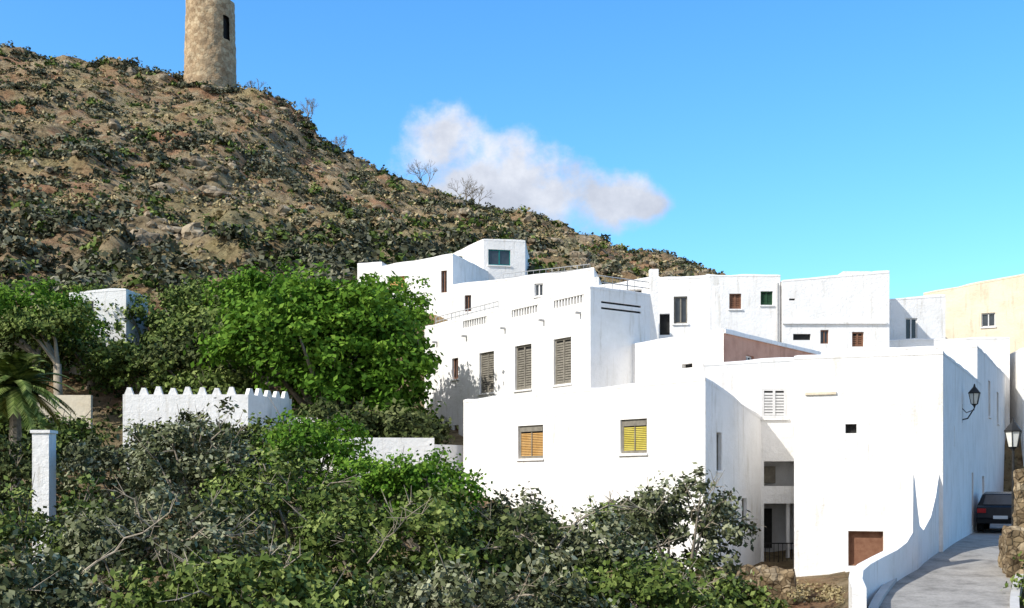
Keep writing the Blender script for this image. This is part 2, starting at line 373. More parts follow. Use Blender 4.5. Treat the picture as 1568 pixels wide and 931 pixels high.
for i in range(9): lbox(gr,P,2.15+i*.15,2.17+i*.15,-.06,-.04,-2.9,-2.1)
lbox(gr,P,2.12,3.38,-.07,-.03,-2.1,-2.06)
lbox(H.g('porch_post','white'),P,2.95,3.06,-.4,-.3,-2.9,-.7)
H.done()
H=House('corner_house')
C=[(9.0,37.5),(13.2,36),(18.9,47.3),(13.5,49)]
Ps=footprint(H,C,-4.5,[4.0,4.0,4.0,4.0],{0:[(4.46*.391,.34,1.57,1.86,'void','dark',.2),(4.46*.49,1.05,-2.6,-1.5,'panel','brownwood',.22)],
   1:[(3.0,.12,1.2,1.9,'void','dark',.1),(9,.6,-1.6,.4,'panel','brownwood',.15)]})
lbox(H.g('lintel','cream'),Ps[0],.35,1.3,0.002,.06,2.8,2.88)
lbox(H.g('step','white'),Ps[0],1.6,2.8,0.002,.3,-3.4,-2.62)
H.done()
H=House('street_house')
Ps=footprint(H,[(12,50),(19.0,48),(26.9,63.6),(18,66)],-3,5.6,{1:[(5.5,1.0,3.0,4.6,'shut','shutter'),(2.6,1.0,-1.9,.3,'panel','brownwood'),(10,1,2.9,4.4,'win','shutter')],0:[]})
H.done()
H=House('long_white_house')
Ps=footprint(H,[(9.9,60),(13.7,60),(13.9,68),(10.1,68)],2,10.6,{0:[(1.5,.62,8.9,9.68,'shut','brownwood'),(3.1,.62,9.1,9.8,'shut','greenwood')]})
g=H.g('drain_pipe','greyrail'); g.tube([(13.55,59.9,10.2),(13.55,59.9,5)],[.05,.05],6)
Ps=footprint(H,[(13.75,59.8),(19.2,59.8),(20.6,66),(14,68)],2,[10.3,10.75,10.75,10.3],{0:[(1.0,.9,7.28,7.6,'void','dark'),(2.15,.42,7.1,7.8,'win','brownwood'),(3.85,.6,6.95,7.7,'shut','brownwood'),(.5,.3,9.3,9.4,'void','dark')]})
H.g('roof_box','white').box(17.2,18.6,61,62.2,10.3,11.0)
lbox(H.g('ledge','white'),Ps[0],0,5.3,0.002,.12,8.1,8.2)
H.done()
H=House('small_white_house')
footprint(H,[(6.3,52.4),(8.75,52),(9.4,57),(6.4,57)],3,[9.1,9.15,9.15,9.1],{0:[(1.2,.6,7.1,8.3,'win','shutter'),(.5,.45,6.6,7.55,'void','dark',.3)]})
g=H.g('walls_white','white'); g.box(8.8,9.1,51.2,51.6,3,8.6)
H.done()
H=House('rooftop_house')
footprint(H,[(3.6,55.5),(6.9,55),(7.3,59),(3.9,60)],5,[9.2,9.65,9.65,9.2],{0:[(1.8,1.4,8.75,9.1,'void','dark',.5)]})
H.done()
H=House('white_flat_roof_house')
footprint(H,[(-3.4,66),(4.4,63),(5.5,70),(-2,72)],5,[11.1,11.5,11.5,11.1],{0:[(1.0,.4,9.6,10.5,'win','brownwood'),(5.2,.5,10.2,10.9,'win','white')]})
railing(H,(-.5,65.2),(4.2,63.3),11.1,11.3,.5)
H.done()
H=House('hillside_house')
footprint(H,[(-4.2,80),(-1.83,75),(.85,75.6),(1.2,81),(-2,83)],9,15.55,{1:[(1.05,1.45,13.95,14.95,'win','teal',.1)]})
footprint(H,[(-8.9,72),(-3.5,69.4),(-1.5,75),(-6,77)],8,[13.1,13.5,13.5,13.1],{0:[(2.1,1.2,11.6,12.5,'panel','ochre'),(5.4,.4,11.3,12.6,'win','brownwood')]})
footprint(H,[(-9.6,73),(-8.0,72.3),(-7.5,76),(-9,77)],8,13.6)
H.done()
H=House('white_flat_roof_house')
footprint(H,[(20.4,64),(23.6,64),(24,70),(20.6,70)],2,[10.0,10.2,10.2,10],{0:[(1.35,.65,7.7,9.0,'win','white')]})
footprint(H,[(18.2,62),(26,61.4),(27,68),(18.6,68)],0,[7.5,7.6,7.6,7.5])
H.done()
H=House('cream_house')
footprint(H,[(24.5,70),(34,65),(37,72),(27,76)],0,[11.3,12.6,12.6,11.3],{0:[(3.6,.75,9.1,9.9,'win','palegrey'),(8.2,.8,9.0,9.9,'win','palegrey')]},mat='cream')
H.done()
H=House('white_end_house')
footprint(H,[(26.2,60.2),(34,58.5),(36,64),(27,65.5)],-3,[6.9,7.3,7.3,6.9],{0:[(1.5,.6,3.0,4.2,'win','brownwood')]})
H.done()
H=House('garden_hut')
footprint(H,[(-22.6,60),(-19.7,60),(-19.5,63),(-22.4,63)],4,[9.7,9.9,9.9,9.7],{0:[(1,.5,8.6,9.3,'win','shutter')]})
H.done()

# crenellated garden wall
def seg_wall(g,p,q,z0,z1,th=.22,z1b=None):
    L=math.dist(p,q); d=((q[0]-p[0])/L,(q[1]-p[1])/L); n=(d[1],-d[0]); P=(p,d,n); lbox(g,P,0,L,-th,0,z0,z1); return P,L
g=Geo()
for p,q in (((-14.9,45),(-10.1,45)),((-10.1,45.01),(-8.9,47.5))):
    P,L=seg_wall(g,p,q,-1.5,3.4); s=.05
    while s<L-.3:
        p0,d,n=P; hh=3.7+random.uniform(-.06,.04)
        def qq(a,k,z): return (p0[0]+d[0]*a+n[0]*k,p0[1]+d[1]*a+n[1]*k,z)
        g.box8([qq(s,-.02,3.4),qq(s+.34,-.02,3.4),qq(s+.34,-.2,3.4),qq(s,-.2,3.4),qq(s+.1,-.03,hh),qq(s+.24,-.03,hh),qq(s+.24,-.19,hh),qq(s+.1,-.19,hh)])
        s+=.56
mesh_obj('crenellated_garden_wall',g.V,g.F,'white')
g=Geo(); seg_wall(g,(-8.9,46.6),(-6.6,46.2),-1,2.6); seg_wall(g,(-6.6,45),(-3.0,45.4),-2,1.75); seg_wall(g,(-3,45.4),(-1.8,46.5),-2,1.5)
mesh_obj('garden_wall',g.V,g.F,'white')
g=Geo(); g.box(-12.9,-12.45,31.6,32.1,-5,1.35); g.box(-12.94,-12.41,31.56,32.14,1.35,1.43)
mesh_obj('white_gate_pillar',g.V,g.F,'white')
g=Geo(); seg_wall(g,(-19.4,48),(-17.2,48),0,3.6)
mesh_obj('garden_wall',g.V,g.F,'cream')

# low curved street parapet with fin
path=[(7.6,25.2,-2.25),(7.9,26.5,-2.15),(8.25,27.6,-2.05),(8.75,28.7,-1.98),(9.4,29.8,-1.88),(10.1,30.8,-1.75),(10.65,31.7,-1.6),(10.98,32.2,-1.35),(11.02,32.27,.25),(11.1,32.4,.1),(11.25,32.6,-.7),(11.45,33,-1.2),(11.8,33.7,-1.35),(12.4,34.8,-1.0),(12.8,35.5,-.4),(13.1,36.05,.3)]
g=Geo(); th=.3
oo=off([(p[0],p[1],p[2]) for p in path],-th)
for i in range(len(path)-1):
    a,b=path[i],path[i+1]; c,d=oo[i+1],oo[i]
    for (p,q) in ((a,b),(c,d)):
        g.quad((p[0],p[1],-4.5),(q[0],q[1],-4.5),(q[0],q[1],q[2]),(p[0],p[1],p[2]))
    g.quad(a,b,c,d)
a,d=path[0],oo[0]; g.quad((a[0],a[1],-4.5),a,d,(d[0],d[1],-4.5))
mesh_obj('street_parapet_wall',g.V,g.F,'white')

# rubble walls
def rough_wall(name,p,q,z0,z1,th,mat='rubble',amp=.1):
    L=math.dist(p,q); d=Vector(((q[0]-p[0])/L,(q[1]-p[1])/L,0)); n=Vector((d.y,-d.x,0)); st=.09
    ns=max(3,int(L/st)); nz=max(3,int((z1-z0)/st)); nt_=max(2,int(th/st)); V=[];F=[]
    def pt(s,z,k):
        v=Vector((p[0],p[1],0))+d*s+n*k; v.z=z
        o=noise.noise_vector(v*2.6)*amp+noise.noise_vector(v*6)*amp*.5
        if z>z0+(z1-z0)*.8: o.z+=noise.noise(v*1.3)*.35
        return tuple(v+o)
    def grid(f,a,b):
        i0=len(V)
        for j in range(b+1):
            for i in range(a+1): V.append(f(i/a,j/b))
        for j in range(b):
            for i in range(a): k=i0+j*(a+1)+i; F.append((k,k+1,k+a+2,k+a+1))
    grid(lambda u,v:pt(u*L,z0+v*(z1-z0),0),ns,nz); grid(lambda u,v:pt(L-u*L,z0+v*(z1-z0),-th),ns,nz)
    grid(lambda u,v:pt(u*L,z1,-v*th),ns,nt_); grid(lambda u,v:pt(0,z0+v*(z1-z0),-th+u*th),nt_,nz); grid(lambda u,v:pt(L,z0+v*(z1-z0),-u*th),nt_,nz)
    return mesh_obj(name,V,F,mat)
rough_wall('dry_stone_wall',(5.2,33.4),(7.95,33.0),-5,-2.45,.6)
rough_wall('dry_stone_wall',(14.05,32.7),(18.5,31.5),-3.4,.45,.6)
rough_wall('dry_stone_wall',(13.35,30.6),(14.05,32.7),-3.6,-1.3,.45)

# lanterns
def lantern(g,gl,x,y,z,s=1.0):
    gl.cone(x,y,z,z+.36*s,.11*s,.19*s,6)
    for j in range(6):
        a=math.pi/3*j; g.tube([(x+.115*s*math.cos(a),y+.115*s*math.sin(a),z),(x+.195*s*math.cos(a),y+.195*s*math.sin(a),z+.37*s)],[.014*s]*2,4)
    g.cone(x,y,z+.36*s,z+.4*s,.22*s,.22*s,6); g.cone(x,y,z+.4*s,z+.58*s,.21*s,.06*s,6); g.cone(x,y,z+.58*s,z+.7*s,.05*s,.02*s,6)
    g.cone(x,y,z-.05*s,z,.06*s,.12*s,6); g.cone(x,y,z-.14*s,z-.05*s,.02*s,.05*s,6)
def bracket(name,x,y,z,wx,wy,s=1):
    e=empty(name); g=Geo(); gl=Geo(); lantern(g,gl,x,y,z,s)
    g.tube([(wx,wy,z-.55*s),(wx*.5+x*.5,wy*.5+y*.5,z-.5*s),(x,y,z-.14*s)],[.025,.025,.02],6); g.tube([(wx,wy,z-.1*s),(wx*.6+x*.4,wy*.6+y*.4,z-.3*s),(x,y,z-.2*s)],[.018]*3,5)
    g.box(wx-.03,wx+.03,wy-.06,wy+.06,z-.65*s,z)
    mesh_obj('lantern_frame',g.V,g.F,'metal',e); mesh_obj('lantern_glass',gl.V,gl.F,'lampglass',e)
bracket('wall_lantern',16.05,40.8,2.75,15.62,40.9,1.0)
e=empty('street_lamp'); g=Geo(); gl=Geo(); lantern(g,gl,14.45,33.9,1.05,1.2)
g.tube([(14.45,33.9,-2.3),(14.45,33.9,-1.9),(14.45,33.9,.95)],[.08,.05,.035],8)
mesh_obj('lamp_post',g.V,g.F,'metal',e); mesh_obj('lamp_glass',gl.V,gl.F,'lampglass',e)

# parked car (rear towards the viewer)
def car(x,y,z,ang):
    e=empty('parked_car',(x,y,z)); e.rotation_euler=(0,0,ang)
    prof=[(-2.0,.32),(-2.06,.55),(-2.0,.92),(-1.8,1.0),(-1.45,1.42),(-.9,1.5),(.1,1.48),(.8,1.02),(1.75,.86),(2.0,.62),(2.02,.32)]
    g=Geo(); W=.84
    def half(z): return W if z<.95 else W-(z-.95)*.38
    n=len(prof); i=0
    for sx in (-1,1): g.V+=[(sx*half(p[1]),p[0],p[1]) for p in prof]
    g.F.append(tuple(range(n))); g.F.append(tuple(range(2*n-1,n-1,-1)))
    for k in range(n): g.F.append((k,k+n,(k+1)%n+n,(k+1)%n))
    o=mesh_obj('body',g.V,g.F,'carpaint',e); bv=o.modifiers.new('b','BEVEL'); bv.width=.05; bv.segments=2
    g=Geo()
    g.quad((-.62,-1.79,1.03),(.62,-1.79,1.03),(.55,-1.5,1.39),(-.55,-1.5,1.39))
    g.quad((-.65,.75,1.07),(-.55,.18,1.44),(.55,.18,1.44),(.65,.75,1.07))
    for sx in (-1,1): g.quad((sx*.835,-1.45,1.02),(sx*.835,.6,1.02),(sx*.70,.02,1.4),(sx*.70,-1.2,1.4))
    mesh_obj('windows',g.V,g.F,'glass',e)
    g=Geo()
    for sx in (-1,1):
        for yy in (-1.25,1.3):
            i=len(g.V); R=.31
            for xx in (sx*.66,sx*.87):
                for j in range(20): g.V.append((xx,yy+R*math.cos(j*math.pi/10),.31+R*math.sin(j*math.pi/10)))
            for j in range(20): g.F.append((i+j,i+(j+1)%20,i+20+(j+1)%20,i+20+j))
            g.F.append(tuple(range(i,i+20))); g.F.append(tuple(range(i+39,i+19,-1)))
    mesh_obj('wheels',g.V,g.F,'rubber',e)
    g=Geo()
    for sx in (-1,1): g.box(min(sx*.5,sx*.8),max(sx*.5,sx*.8),-2.08,-2.0,.72,.88)
    mesh_obj('tail_lights',g.V,g.F,'taillight',e)
    g=Geo(); g.box(-.25,.25,-2.09,-2.03,.5,.62); mesh_obj('number_plate',g.V,g.F,'palegrey',e)
    g=Geo(); g.box(-.82,.82,-2.12,-2.0,.34,.48); mesh_obj('bumper',g.V,g.F,'rubber',e)
car(18.95,45.2,-1.82,-math.atan2(.45,.89))

# ------------------------------------------------------------------ tower
TX,TY=-46.2,180.0; TB=59.2
e=empty('stone_watchtower'); seg=96; rows=60; Ht=14.4; V=[];F=[]
for j in range(rows+1):
    f=j/rows
    for i in range(seg):
        a=2*math.pi*i/seg; r=4.0-.4*f+ (0.18 if 0.03>f else 0)
        top=Ht+ .3*noise.noise(Vector((math.cos(a)*1.5,math.sin(a)*1.5,2)))
        z=TB+f*top; v=Vector((math.cos(a)*r,math.sin(a)*r,z))
        r+=.1*noise.noise(v*1.1)+.04*noise.noise(v*3)
        V.append((TX+r*math.cos(a),TY+r*math.sin(a),z))
def hole(i,j):
    a=math.degrees(2*math.pi*(i+.5)/seg)
    f=(j+.5)/rows
    return (314<a<332 and .55<f<.80)
for j in range(rows):
    for i in range(seg):
        if hole(i,j): continue
        F.append((j*seg+i,j*seg+(i+1)%seg,(j+1)*seg+(i+1)%seg,(j+1)*seg+i))
mesh_obj('tower_wall',V,F,'towerstone',e)
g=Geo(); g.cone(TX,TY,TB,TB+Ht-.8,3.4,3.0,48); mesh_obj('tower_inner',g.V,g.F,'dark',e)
V=[];F=[]
for k,(r,z) in enumerate(((3.4,Ht-.2),(3.1,Ht+.35),(1.8,Ht+.75),(.01,Ht+.85))):
    for i in range(48):
        a=2*math.pi*i/48; V.append((TX+r*math.cos(a),TY+r*math.sin(a),TB+z+.1*noise.noise(Vector((a*3,k,0)))))
for k in range(3):
    for i in range(48): F.append((k*48+i,k*48+(i+1)%48,(k+1)*48+(i+1)%48,(k+1)*48+i))
mesh_obj('tower_cap',V,F,'towerstone',e)

# ------------------------------------------------------------------ foliage
def unit(v): return v/np.maximum(np.linalg.norm(v,axis=-1,keepdims=True),1e-6)
def leaf_quads(P,out,leaf,asp=.6,up=.35):
    n=len(P); nr=unit(out*.7+rng.normal(0,.6,(n,3))+np.array([0,0,up]))
    t=unit(np.cross(nr,rng.normal(0,1,(n,3)))); b=np.cross(nr,t)
    s=leaf*rng.uniform(.6,1.35,(n,1)); V=np.stack([P-t*s*.5,P+b*s*.5*asp,P+t*s*.5,P-b*s*.5*asp],1)
    return V.reshape(-1,3)
def crown(ells,nc,lp,leaf,cs):
    w=np.array([e[1][0]*e[1][2] for e in ells]); w=w/w.sum()
    idx=rng.choice(len(ells),nc,p=w); c=np.array([e[0] for e in ells])[idx]; r=np.array([e[1] for e in ells])[idx]
    d=unit(rng.normal(0,1,(nc,3))); d[:,2]=np.where((d[:,2]<-.35),-d[:,2]*.6,d[:,2]); d=unit(d)
    rr=np.where(rng.random((nc,1))<.7,rng.uniform(.75,1.1,(nc,1)),rng.uniform(.3,.8,(nc,1)))
    rr=rr*np.array([[1+.45*noise.noise(Vector(x)*1.8+Vector((float(k),0,0)))] for x,k in zip(d,idx)])
    cc=c+d*r*rr; ctone=rng.uniform(0,1,nc)
    n=nc*lp; ci=np.repeat(np.arange(nc),lp); sz=cs*rng.uniform(.5,1.4,nc)
    off_=rng.normal(0,.5,(n,3))*sz[ci][:,None]*np.array([1,1,.75])
    P=cc[ci]+off_; out=unit(P-c[ci]+off_*1.5)
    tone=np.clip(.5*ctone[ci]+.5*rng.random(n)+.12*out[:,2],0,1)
    return leaf_quads(P,out,leaf),tone,cc
def tree(name,x,y,ells,nc,lp,leaf,cs,mat,zb=None,tr=.2,bark='bark',limbs=9,bare=0):
    e=empty(name); zb=Hgt(x,y)-.2 if zb is None else zb
    E=[((x+o[0],y+o[1],o[2]),r) for o,r in ells]
    V,t,cc=crown(E,nc,lp,leaf,cs); quads_obj('foliage',V,mat,t,e)
    g=Geo(); zc=min(o[2]-r[2]*.6 for o,r in ells); top=sum(o[2] for o,r in ells)/len(ells)
    zf=zb+(zc-zb)*.8 if zc-zb>1 else zb+.4*(top-zb)
    f=Vector((x+random.uniform(-.2,.2),y,zf)); k=Vector((x+random.uniform(-.15,.15),y+random.uniform(-.15,.15),(zb+zf)/2))
    g.tube([(x,y,zb),tuple(k),tuple(f)],[tr*1.25,tr,tr*.85],9)
    for i in range(limbs):
        c=Vector(cc[random.randrange(len(cc))]); mid=(f+c)/2+Vector((random.uniform(-.3,.3),random.uniform(-.3,.3),random.uniform(0,.4)))
        g.tube([tuple(f),tuple(mid),tuple(c)],[tr*.6,tr*.35,tr*.1],6)
        for q in range(2):
            s=mid.lerp(c,random.uniform(.2,.8)); h=s+(c-f).normalized()*random.uniform(.4,1)+Vector([random.uniform(-.5,.5) for _ in range(3)])
            g.tube([tuple(s),tuple(h)],[tr*.15,tr*.05],4)
    mesh_obj('trunk_and_limbs',g.V,g.F,bark,e,True)
    if bare:
        g=Geo(); c0,r0=E[0]
        for i in range(bare):
            d=Vector(unit(rng.normal(0,1,3))); d.z=abs(d.z)*.8; d.y=-abs(d.y)*.8
            s=Vector(c0)+Vector((d.x*r0[0],d.y*r0[1],d.z*r0[2]))*.55; q=s+Vector((d.x*r0[0],d.y*r0[1],d.z*r0[2]))*random.uniform(.45,.8)
            m1=(s+q)/2+Vector([random.uniform(-.2,.2) for _ in range(3)])
            g.tube([tuple(s),tuple(m1),tuple(q)],[.025,.016,.006],5)
            for k in range(4):
                a=m1.lerp(q,random.random()); bb=a+(q-s).normalized()*random.uniform(.15,.4)+Vector([random.uniform(-.25,.25) for _ in range(3)])
                g.tube([tuple(a),tuple(bb)],[.01,.004],4)
        mesh_obj('bare_branches',g.V,g.F,'palebark',e)
# mid-distance garden trees
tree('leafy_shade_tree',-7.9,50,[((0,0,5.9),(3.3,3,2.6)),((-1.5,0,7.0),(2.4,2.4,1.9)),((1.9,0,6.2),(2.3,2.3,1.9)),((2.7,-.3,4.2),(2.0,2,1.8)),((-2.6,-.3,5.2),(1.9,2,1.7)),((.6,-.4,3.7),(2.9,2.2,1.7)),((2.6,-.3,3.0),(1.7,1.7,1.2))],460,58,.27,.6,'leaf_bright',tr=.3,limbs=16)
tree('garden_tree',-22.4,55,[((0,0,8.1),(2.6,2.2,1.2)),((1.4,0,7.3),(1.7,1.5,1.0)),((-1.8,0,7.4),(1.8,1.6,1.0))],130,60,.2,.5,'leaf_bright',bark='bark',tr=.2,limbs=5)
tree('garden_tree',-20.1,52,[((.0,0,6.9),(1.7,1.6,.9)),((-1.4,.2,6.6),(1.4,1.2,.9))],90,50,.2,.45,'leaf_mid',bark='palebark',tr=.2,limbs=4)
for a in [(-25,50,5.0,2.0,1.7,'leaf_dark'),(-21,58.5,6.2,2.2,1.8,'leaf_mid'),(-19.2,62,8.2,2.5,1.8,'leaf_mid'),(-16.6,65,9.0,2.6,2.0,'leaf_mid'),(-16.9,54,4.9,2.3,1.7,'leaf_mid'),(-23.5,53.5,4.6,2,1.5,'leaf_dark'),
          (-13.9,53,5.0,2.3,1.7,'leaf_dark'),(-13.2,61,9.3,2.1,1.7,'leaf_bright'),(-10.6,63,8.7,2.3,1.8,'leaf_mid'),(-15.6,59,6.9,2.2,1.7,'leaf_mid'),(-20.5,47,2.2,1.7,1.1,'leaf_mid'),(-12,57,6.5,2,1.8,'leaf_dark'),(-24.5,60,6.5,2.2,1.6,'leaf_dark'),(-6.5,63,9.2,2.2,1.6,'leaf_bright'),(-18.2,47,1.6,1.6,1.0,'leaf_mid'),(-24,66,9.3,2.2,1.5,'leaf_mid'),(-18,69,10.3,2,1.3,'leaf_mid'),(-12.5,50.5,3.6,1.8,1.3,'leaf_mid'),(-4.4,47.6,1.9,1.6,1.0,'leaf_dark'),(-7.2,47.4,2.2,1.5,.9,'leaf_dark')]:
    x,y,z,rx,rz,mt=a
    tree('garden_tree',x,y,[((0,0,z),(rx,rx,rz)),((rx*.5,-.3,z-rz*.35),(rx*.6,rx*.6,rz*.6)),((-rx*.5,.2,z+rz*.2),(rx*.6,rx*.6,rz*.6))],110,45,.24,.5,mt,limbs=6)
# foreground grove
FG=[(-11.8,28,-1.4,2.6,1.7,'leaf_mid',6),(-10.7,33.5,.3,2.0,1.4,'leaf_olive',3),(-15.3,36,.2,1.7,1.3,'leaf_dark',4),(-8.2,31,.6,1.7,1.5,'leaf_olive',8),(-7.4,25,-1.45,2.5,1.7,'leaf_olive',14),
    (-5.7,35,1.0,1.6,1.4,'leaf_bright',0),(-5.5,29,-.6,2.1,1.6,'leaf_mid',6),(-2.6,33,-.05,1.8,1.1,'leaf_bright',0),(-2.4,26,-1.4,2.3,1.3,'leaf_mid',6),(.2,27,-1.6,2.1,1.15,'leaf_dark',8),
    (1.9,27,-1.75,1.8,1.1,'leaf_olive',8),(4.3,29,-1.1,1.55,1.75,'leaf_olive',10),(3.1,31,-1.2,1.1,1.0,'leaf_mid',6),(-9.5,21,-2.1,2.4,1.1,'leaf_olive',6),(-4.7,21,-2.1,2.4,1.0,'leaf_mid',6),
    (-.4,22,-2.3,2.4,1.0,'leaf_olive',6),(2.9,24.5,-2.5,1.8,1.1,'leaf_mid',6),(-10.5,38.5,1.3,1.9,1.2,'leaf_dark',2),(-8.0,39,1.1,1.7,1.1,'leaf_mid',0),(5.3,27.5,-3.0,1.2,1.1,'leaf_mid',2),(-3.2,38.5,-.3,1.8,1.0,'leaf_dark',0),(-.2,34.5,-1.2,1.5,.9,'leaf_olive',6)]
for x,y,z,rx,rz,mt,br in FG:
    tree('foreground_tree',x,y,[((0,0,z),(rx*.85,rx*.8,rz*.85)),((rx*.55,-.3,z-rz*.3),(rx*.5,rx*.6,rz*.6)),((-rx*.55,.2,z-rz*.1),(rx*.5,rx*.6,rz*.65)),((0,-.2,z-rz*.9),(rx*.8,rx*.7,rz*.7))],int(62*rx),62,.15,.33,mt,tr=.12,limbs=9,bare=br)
# thin bare branches
g=Geo()
for (p,q,h,r) in (((.8,26.0,-1.6),(3.2,26.6,-.65),.55,.028),((-8.5,22.4,-2.0),(-6.4,22.2,-.6),.15,.03),((-2.9,24,-1.6),(-1.8,23.8,-.6),.2,.02)):
    P=[]; 
    for k in range(8):
        t=k/7; v=Vector(p).lerp(Vector(q),t); v.z+=h*math.sin(t*math.pi); P.append(tuple(v+Vector([random.uniform(-.06,.06) for _ in range(3)])))
    g.tube(P,[r*(1-.7*k/7) for k in range(8)],6)
    for k in range(2,8):
        for _ in range(2): g.tube([P[k],tuple(Vector(P[k])+Vector((random.uniform(-.4,.4),random.uniform(-.2,.1),random.uniform(0,.45))))],[.01,.004],4)
mesh_obj('dead_branches',g.V,g.F,'palebark')

# scattered bushes -> single objects
def bushes(name,items,mat,lp,leaf):
    Vs=[];T=[]
    for (x,y,z,r) in items:
        n=int(lp*max(.5,r)); d=unit(rng.normal(0,1,(n,3))); d[:,2]=np.abs(d[:,2]); rad=rng.uniform(.45,1.1,(n,1))*(1+.3*np.sin(d[:,:1]*5+x))
        P=np.array([x,y,z])+d*rad*np.array([r,r,r*.75]); Vs.append(leaf_quads(P,d,leaf,.75)); bt=rng.random(); T.append(np.clip(.5*bt+.5*rng.random(n),0,1))
    return quads_obj(name,np.concatenate(Vs),mat,np.concatenate(T))
def hn(x,y,s,o): return noise.noise(Vector((x*s,y*s,o)))
A=[];B=[];Cc=[];R=[];D=[]
for _ in range(12000):
    y=72+110*random.random()**.85; x=random.uniform(-.5,.2)*y
    if abs(x-TX)<4.5 and abs(y-TY)<4.5: continue
    if y<78 and -10<x<6: continue
    d=hn(x,y,.06,1)+.7*hn(x,y,.2,2)
    right=x/y>-.12
    band=(.55 if y<98 else (.2 if y<125 else (.4 if y>172 else .05)))-(.12 if right and y>95 else 0)
    if random.random()<.06+max(0,d+band-.08)*1.0 and len(A)+len(B)<3700:
        r=random.uniform(.35,1.25)*(1.35 if y<100 else 1)
        (A if random.random()<.78 else B).append((x,y,Hgt(x,y)-.1,r))
    elif random.random()<.35: Cc.append((x,y,Hgt(x,y)-.1,random.uniform(.3,.8)))
    elif random.random()<.6: D.append((x,y,Hgt(x,y)-.1,random.uniform(.25,.55)))
    if random.random()<max(.05,hn(x,y,.08,7)*1.2): R.append((x,y,Hgt(x,y),random.uniform(.15,.5)+(.6*random.random() if random.random()<.1 else 0)))
for _ in range(70):
    a=random.uniform(0,6.28); A.append((TX+4.9*math.cos(a),TY+5*math.sin(a),Hgt(TX+4.9*math.cos(a),TY+5*math.sin(a))-.1,random.uniform(.6,1.3)))
bushes('hillside_scrub',A,'leaf_scrub',60,.45)
bushes('hillside_prickly_pear',B,'leaf_mid',60,.45)
bushes('dry_grass_tufts',Cc,'leaf_dry',30,.35)
bushes('low_scrub',D,'leaf_dark',30,.32)
U=[]
for _ in range(450):
    y=random.uniform(17,60); x=random.uniform(-.5,.14)*y
    if y>34 and x>-3 : continue
    U.append((x,y,Hgt(x,y)-.1,random.uniform(.5,1.2)))
bushes('undergrowth',U,'leaf_dark',70,.24)
bushes('roadside_bush',[(12.75,28.6,-2.6,.65),(13.1,28.0,-2.5,.8),(13.5,29.3,-2.2,.7),(12.5,27.6,-2.9,.5),(13.8,30.2,-2.0,.7),(13.4,29.0,-1.7,.5)],'leaf_mid',450,.12)
bushes('weeds',[(random.uniform(7.6,9.6),random.uniform(31,36),-3.15,random.uniform(.1,.3)) for _ in range(60)],'leaf_dry',60,.09)
bushes('wall_base_shrub',[(x,y,Hgt(x,y),.5) for x,y in ((6.2,34.6),(6.9,35.5),(7.6,34.6),(5.4,33.8))],'leaf_mid',300,.13)
# rocks
V=[];F=[]
import bmesh
bm=bmesh.new(); bmesh.ops.create_icosphere(bm,subdivisions=2,radius=1); base=[v.co.copy() for v in bm.verts]; bf=[tuple(v.index for v in f.verts) for f in bm.faces]; bm.free()
for k,(x,y,z,r) in enumerate(R):
    i=len(V); o=Vector((k*3.1,k*1.7,0)); sx,sy,sz=random.uniform(.8,1.5),random.uniform(.7,1.2),random.uniform(.5,1)
    for v in base:
        q=v*(1+.6*noise.noise(v*1.2+o)); V.append((x+q.x*r*sx,y+q.y*r*sy,z+q.z*r*sz))
    F+=[tuple(i+a for a in f) for f in bf]
mesh_obj('hillside_rocks',V,F,'rock')
# bare shrubs on the ridge
def bare_tree(x,y,h):
    g=Geo(); z=Hgt(x,y)-.2
    def rec(p,d,l,r,n):
        q=p+d*l; g.tube([tuple(p),tuple((p+q)/2+Vector([random.uniform(-.08,.08)*l for _ in range(3)])),tuple(q)],[r,r*.8,r*.6],4)
        if n==0: return
        for _ in range(3):
            dd=(d+Vector([random.uniform(-.75,.75) for _ in range(3)])); dd.z+=.15; dd.normalize(); rec(q,dd,l*random.uniform(.55,.8),r*.6,n-1)
    for _ in range(3): rec(Vector((x,y,z)),Vector((random.uniform(-.5,.5),random.uniform(-.5,.5),1)).normalized(),h*.32,.09,4)
    mesh_obj('bare_shrub',g.V,g.F,'bark')
for x,y,h in ((-31,179,4.8),(-26,178,3.5),(-13.2,179,5.5),(-7.2,179,6),(-5.5,178,4.5),(-39,179,3)): bare_tree(x,y,h)

# palm
e=empty('date_palm'); px,py,pz=-16.9,40,3.3; g=Geo(); zb=Hgt(px,py)-.2
g.tube([(px,py,zb+(pz-zb)*k/8) for k in range(9)],[.22-.05*k/8+(.02 if k%2 else 0) for k in range(9)],10); mesh_obj('trunk',g.V,g.F,'bark',e)
Q=[];T=[]
for i in range(80):
    a=random.uniform(0,6.28); el=random.uniform(-.4,1.45); L=random.uniform(1.5,2.3)
    for k in range(24):
        t=(k+1)/24; rr=L*t*math.cos(el)*(1-.1*t); z=pz+L*t*math.sin(el)-.9*t*t*L*.5
        c=np.array([px+rr*math.cos(a),py+rr*math.sin(a),z]); out=np.array([math.cos(a),math.sin(a),math.sin(el)-t]); out/=np.linalg.norm(out)
        side=np.array([-math.sin(a),math.cos(a),0.])
        for sg in (-1,1):
            tip=c+side*sg*.38*(1-.6*t)+out*.22+np.array([0,0,-.06]); wv=out*.05
            Q+=[c-wv,c+wv,tip+wv*.3,tip-wv*.3]; T.append(.35+.6*random.random())
quads_obj('fronds',np.array(Q),'leaf_mid',np.array(T),e)

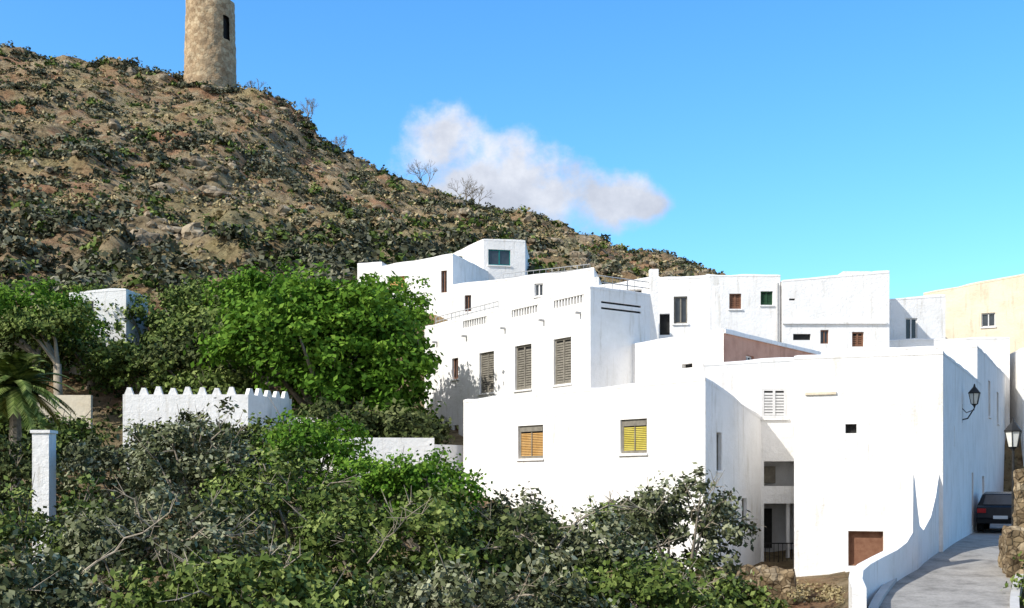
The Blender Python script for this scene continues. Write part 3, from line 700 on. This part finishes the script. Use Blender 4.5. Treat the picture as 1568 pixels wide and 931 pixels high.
# ------------------------------------------------------------------ light, sky
S=Vector((-.84,-.54,0)).normalized(); el=math.radians(38)
sd=Vector((S.x*math.cos(el),S.y*math.cos(el),math.sin(el)))
sun=bpy.data.lights.new('sun','SUN'); sun.energy=5.0; sun.angle=math.radians(.5); sun.color=(1,.96,.89)
so=link(bpy.data.objects.new('sun',sun)); so.rotation_euler=sd.to_track_quat('Z','Y').to_euler()
w=bpy.data.worlds.new('World'); scene.world=w; w.use_nodes=True; nt=w.node_tree
bg=nt.nodes['Background']; bg.inputs[1].default_value=.15
sky=N(nt,'ShaderNodeTexSky',sky_type='NISHITA'); sky.sun_disc=False; sky.sun_elevation=el; sky.sun_rotation=math.atan2(S.x,S.y)
sky.air_density=1.0; sky.dust_density=1.0; sky.ozone_density=1.5
hs=N(nt,'ShaderNodeHueSaturation'); hs.inputs['Saturation'].default_value=1.15; hs.inputs['Value'].default_value=1.45
tint=N(nt,'ShaderNodeMix',data_type='RGBA',blend_type='MULTIPLY'); tint.inputs[0].default_value=1; tint.inputs[7].default_value=(.82,1.1,1.3,1)
nt.links.new(sky.outputs[0],tint.inputs[6]); nt.links.new(tint.outputs[2],hs.inputs['Color'])
tc=N(nt,'ShaderNodeTexCoord'); sp=N(nt,'ShaderNodeSeparateXYZ'); nt.links.new(tc.outputs['Generated'],sp.inputs[0])
def M(op,a,b=None,c=None):
    n=N(nt,'ShaderNodeMath',operation=op)
    for i,v in enumerate((a,b,c)):
        if v is None: continue
        if isinstance(v,(int,float)): n.inputs[i].default_value=v
        else: nt.links.new(v,n.inputs[i])
    return n.outputs[0]
# pale glow added to the unseen sky around the sun, neutralises blue shade
dt=N(nt,'ShaderNodeVectorMath',operation='DOT_PRODUCT'); nt.links.new(tc.outputs['Generated'],dt.inputs[0]); dt.inputs[1].default_value=(S.x*.93,S.y*.93,.35)
hz=N(nt,'ShaderNodeMapRange',interpolation_type='SMOOTHSTEP'); nt.links.new(dt.outputs['Value'],hz.inputs[0]); hz.inputs[1].default_value=-.05; hz.inputs[2].default_value=.8
hmx=N(nt,'ShaderNodeMix',data_type='RGBA'); nt.links.new(M('MULTIPLY',hz.outputs[0],.8),hmx.inputs[0]); nt.links.new(hs.outputs[0],hmx.inputs[6]); hmx.inputs[7].default_value=(6.0,5.4,4.9,1)
ym=M('MAXIMUM',sp.outputs[1],.05); a_=M('DIVIDE',sp.outputs[0],ym); b_=M('DIVIDE',sp.outputs[2],ym)
cb=N(nt,'ShaderNodeCombineXYZ'); nt.links.new(a_,cb.inputs[0]); nt.links.new(b_,cb.inputs[1])
cn=noise_n(nt,16,10,.6,cb.outputs[0]); cn2=noise_n(nt,24,9,.6,cb.outputs[0])
dmin=None
for (ca,cbb,ra,rb) in ((-.06,.288,.048,.036),(.0,.262,.06,.04),(-.03,.25,.075,.04),(.035,.242,.06,.034),(.085,.24,.052,.026),(.112,.236,.034,.018)):
    d=M('SQRT',M('ADD',M('POWER',M('ABSOLUTE',M('DIVIDE',M('SUBTRACT',a_,ca),ra)),2),M('POWER',M('ABSOLUTE',M('DIVIDE',M('SUBTRACT',b_,cbb),rb)),2)))
    dmin=d if dmin is None else M('SMOOTH_MIN',dmin,d,.25)
val=M('ADD',M('SUBTRACT',1.05,dmin),M('MULTIPLY',M('SUBTRACT',cn.outputs['Fac'],.5),2.3))
mr=N(nt,'ShaderNodeMapRange',interpolation_type='SMOOTHSTEP'); nt.links.new(val,mr.inputs[0]); mr.inputs[1].default_value=-.05; mr.inputs[2].default_value=.7
al=M('MULTIPLY',M('MULTIPLY',mr.outputs[0],M('GREATER_THAN',sp.outputs[1],.1)),.9)
sh=M('ADD',M('MULTIPLY',M('SUBTRACT',b_,.215),7),M('MULTIPLY',M('SUBTRACT',cn2.outputs['Fac'],.38),2.2))  # cloud shading painted into its colour, greyer towards the base
cr=ramp(nt,[(0.0,(3.9,3.95,4.3)),(.5,(4.9,4.95,5.3)),(1.0,(6.3,6.3,6.5))],sh)
mx=N(nt,'ShaderNodeMix',data_type='RGBA'); nt.links.new(al,mx.inputs[0]); nt.links.new(hmx.outputs[2],mx.inputs[6]); nt.links.new(cr.outputs[0],mx.inputs[7])
nt.links.new(mx.outputs[2],bg.inputs[0])

# ------------------------------------------------------------------ camera
cam=bpy.data.cameras.new('camera'); cam.sensor_width=36; cam.lens=36*1800/1568; cam.shift_y=.175; cam.clip_end=6000
co=link(bpy.data.objects.new('camera',cam)); co.rotation_euler=(math.radians(90),0,0); scene.camera=co
